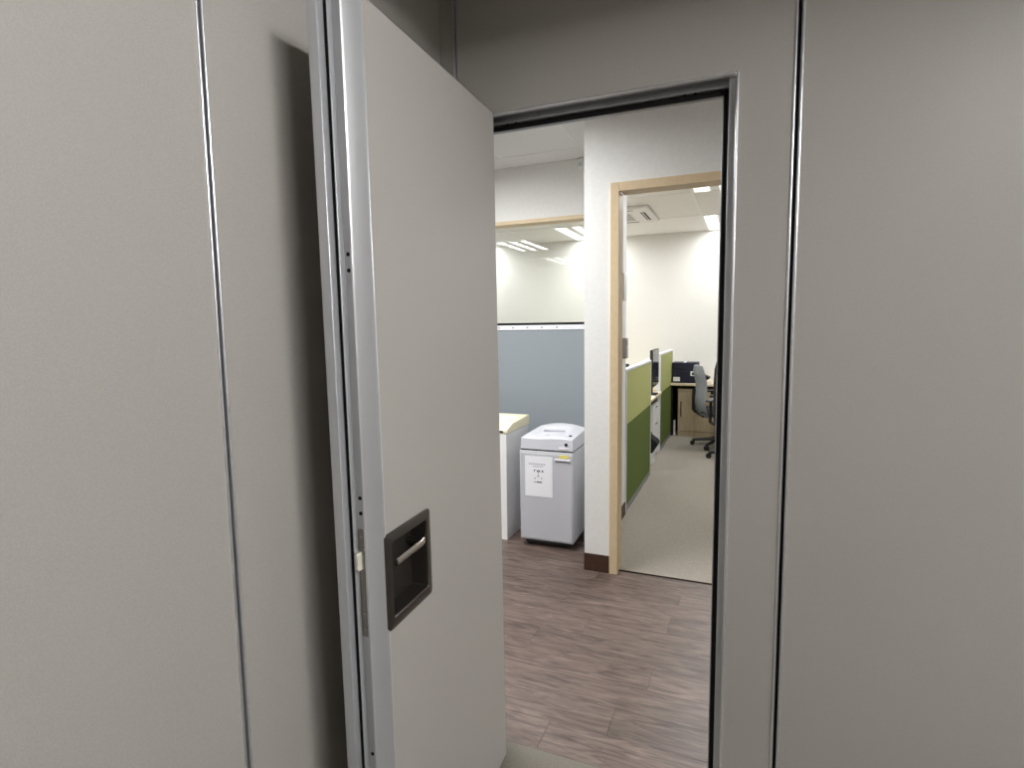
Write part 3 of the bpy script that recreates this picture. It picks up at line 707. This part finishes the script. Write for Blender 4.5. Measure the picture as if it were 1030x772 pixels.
def office_chair(label, loc, rz, cloth, seat_cloth, tall=0.0):
    # local +x = the way the chair faces
    c = thing('office_chair', label, 'chair', loc, rz, 'office chairs at the far desk')
    bm = bmesh.new(); pad(bm, [(-0.175, 0.37), (-0.215, 0.44), (-0.240, 0.52), (-0.240, 0.60), (-0.225, 0.68), (-0.225, 0.76), (-0.240, 0.84), (-0.260, 0.92 + tall / 2), (-0.275, 0.98 + tall)], 0.225, 0.075)
    obj('backrest', bm, cloth, c, smooth=True)
    bm = bmesh.new(); pad(bm, [(-0.22, 0.435), (-0.12, 0.43), (0.0, 0.43), (0.12, 0.435), (0.21, 0.435), (0.26, 0.41)], 0.235, 0.085)
    obj('seat', bm, seat_cloth, c, smooth=True)
    bm = bmesh.new(); prism(bm, [(-0.20, 0.37), (0.16, 0.37), (0.16, 0.395), (-0.20, 0.395)], -0.11, 0.11, 'y'); obj('seat_mechanism', bm, 'plastic_black', c, 0.006)
    bm = bmesh.new(); tube(bm, (-0.16, 0, 0.36), (-0.285, 0, 0.44), 0.02, 8); tube(bm, (-0.285, 0, 0.44), (-0.285, 0, 0.70), 0.02, 8); obj('back_bracket', bm, 'plastic_black', c)
    bm = bmesh.new(); tube(bm, (0, 0, 0.10), (0, 0, 0.24), 0.028, 14); tube(bm, (0, 0, 0.24), (0, 0, 0.375), 0.018, 14); obj('gas_post', bm, 'plastic_black', c, smooth=True)
    for s in (-1, 1):
        bm = bmesh.new(); tube(bm, (-0.05, s * 0.20, 0.38), (-0.05, s * 0.275, 0.40), 0.016, 8); tube(bm, (-0.05, s * 0.275, 0.40), (-0.03, s * 0.275, 0.63), 0.016, 8)
        a = obj('armrest', bm, 'plastic_black', c)
        bobj('arm_pad', (-0.15, s * 0.275 - 0.035, 0.63, 0.12, s * 0.275 + 0.035, 0.655), 'plastic_black', a, 0.01)
    b = empty('star_base'); b.parent = c
    bm = bmesh.new(); tube(bm, (0, 0, 0.07), (0, 0, 0.115), 0.045, 16, 0.035); obj('hub', bm, 'plastic_black', b, smooth=True)
    for k in range(5):
        t = math.radians(72 * k + 20); d = Vector((math.cos(t), math.sin(t), 0))
        bm = bmesh.new(); tube(bm, d * 0.03 + Vector((0, 0, 0.095)), d * 0.29 + Vector((0, 0, 0.062)), 0.024, 8, 0.015); obj('spoke', bm, 'plastic_black', b, smooth=True)
        q = Vector((-d.y, d.x, 0)); e = d * 0.29 + Vector((0, 0, 0.028))
        bm = bmesh.new(); tube(bm, e - q * 0.022, e + q * 0.022, 0.028, 14); obj('caster', bm, 'plastic_black', b, smooth=True)
    return c
office_chair('grey-backed office chair with a black star base at the far desk', (-0.275, 7.06, 0.002), math.radians(12), 'chair_grey', 'chair_black')
office_chair('black high-backed office chair half hidden by the door frame', (-0.05, 6.38, 0.002), math.radians(82), 'chair_black', 'chair_black', 0.14)

# ------------------------------------------------------------------ ceiling air conditioner
ac = thing('ceiling_air_conditioner', 'white square ceiling air conditioner panel with dark air slots', 'air conditioner', (AC[0], AC[1], CEIL))
bobj('panel', (-0.43, -0.43, -0.028, 0.43, 0.43, 0.0), 'ac_white', ac, 0.008, 3)
bobj('intake_grille', (-0.21, -0.21, -0.034, 0.21, 0.21, -0.0275), 'ac_white', ac, 0.002)
for k in range(12):
    x = -0.185 + k * 0.0335
    bobj('grille_slot', (x - 0.011, -0.185, -0.0352, x + 0.011, 0.185, -0.0335), 'ac_grille', ac)
for r in range(4):
    M = Matrix.Rotation(math.radians(90 * r), 4, 'Z')
    bm = bmesh.new(); box(bm, 0.318, -0.21, -0.0292, 0.365, 0.26, -0.0275, M); a = obj('air_slot', bm, 'dark_gap', ac)
    bm = bmesh.new(); box(bm, 0.334, -0.205, -0.0330, 0.346, 0.255, -0.0285, M); obj('vane', bm, 'ac_white', a)
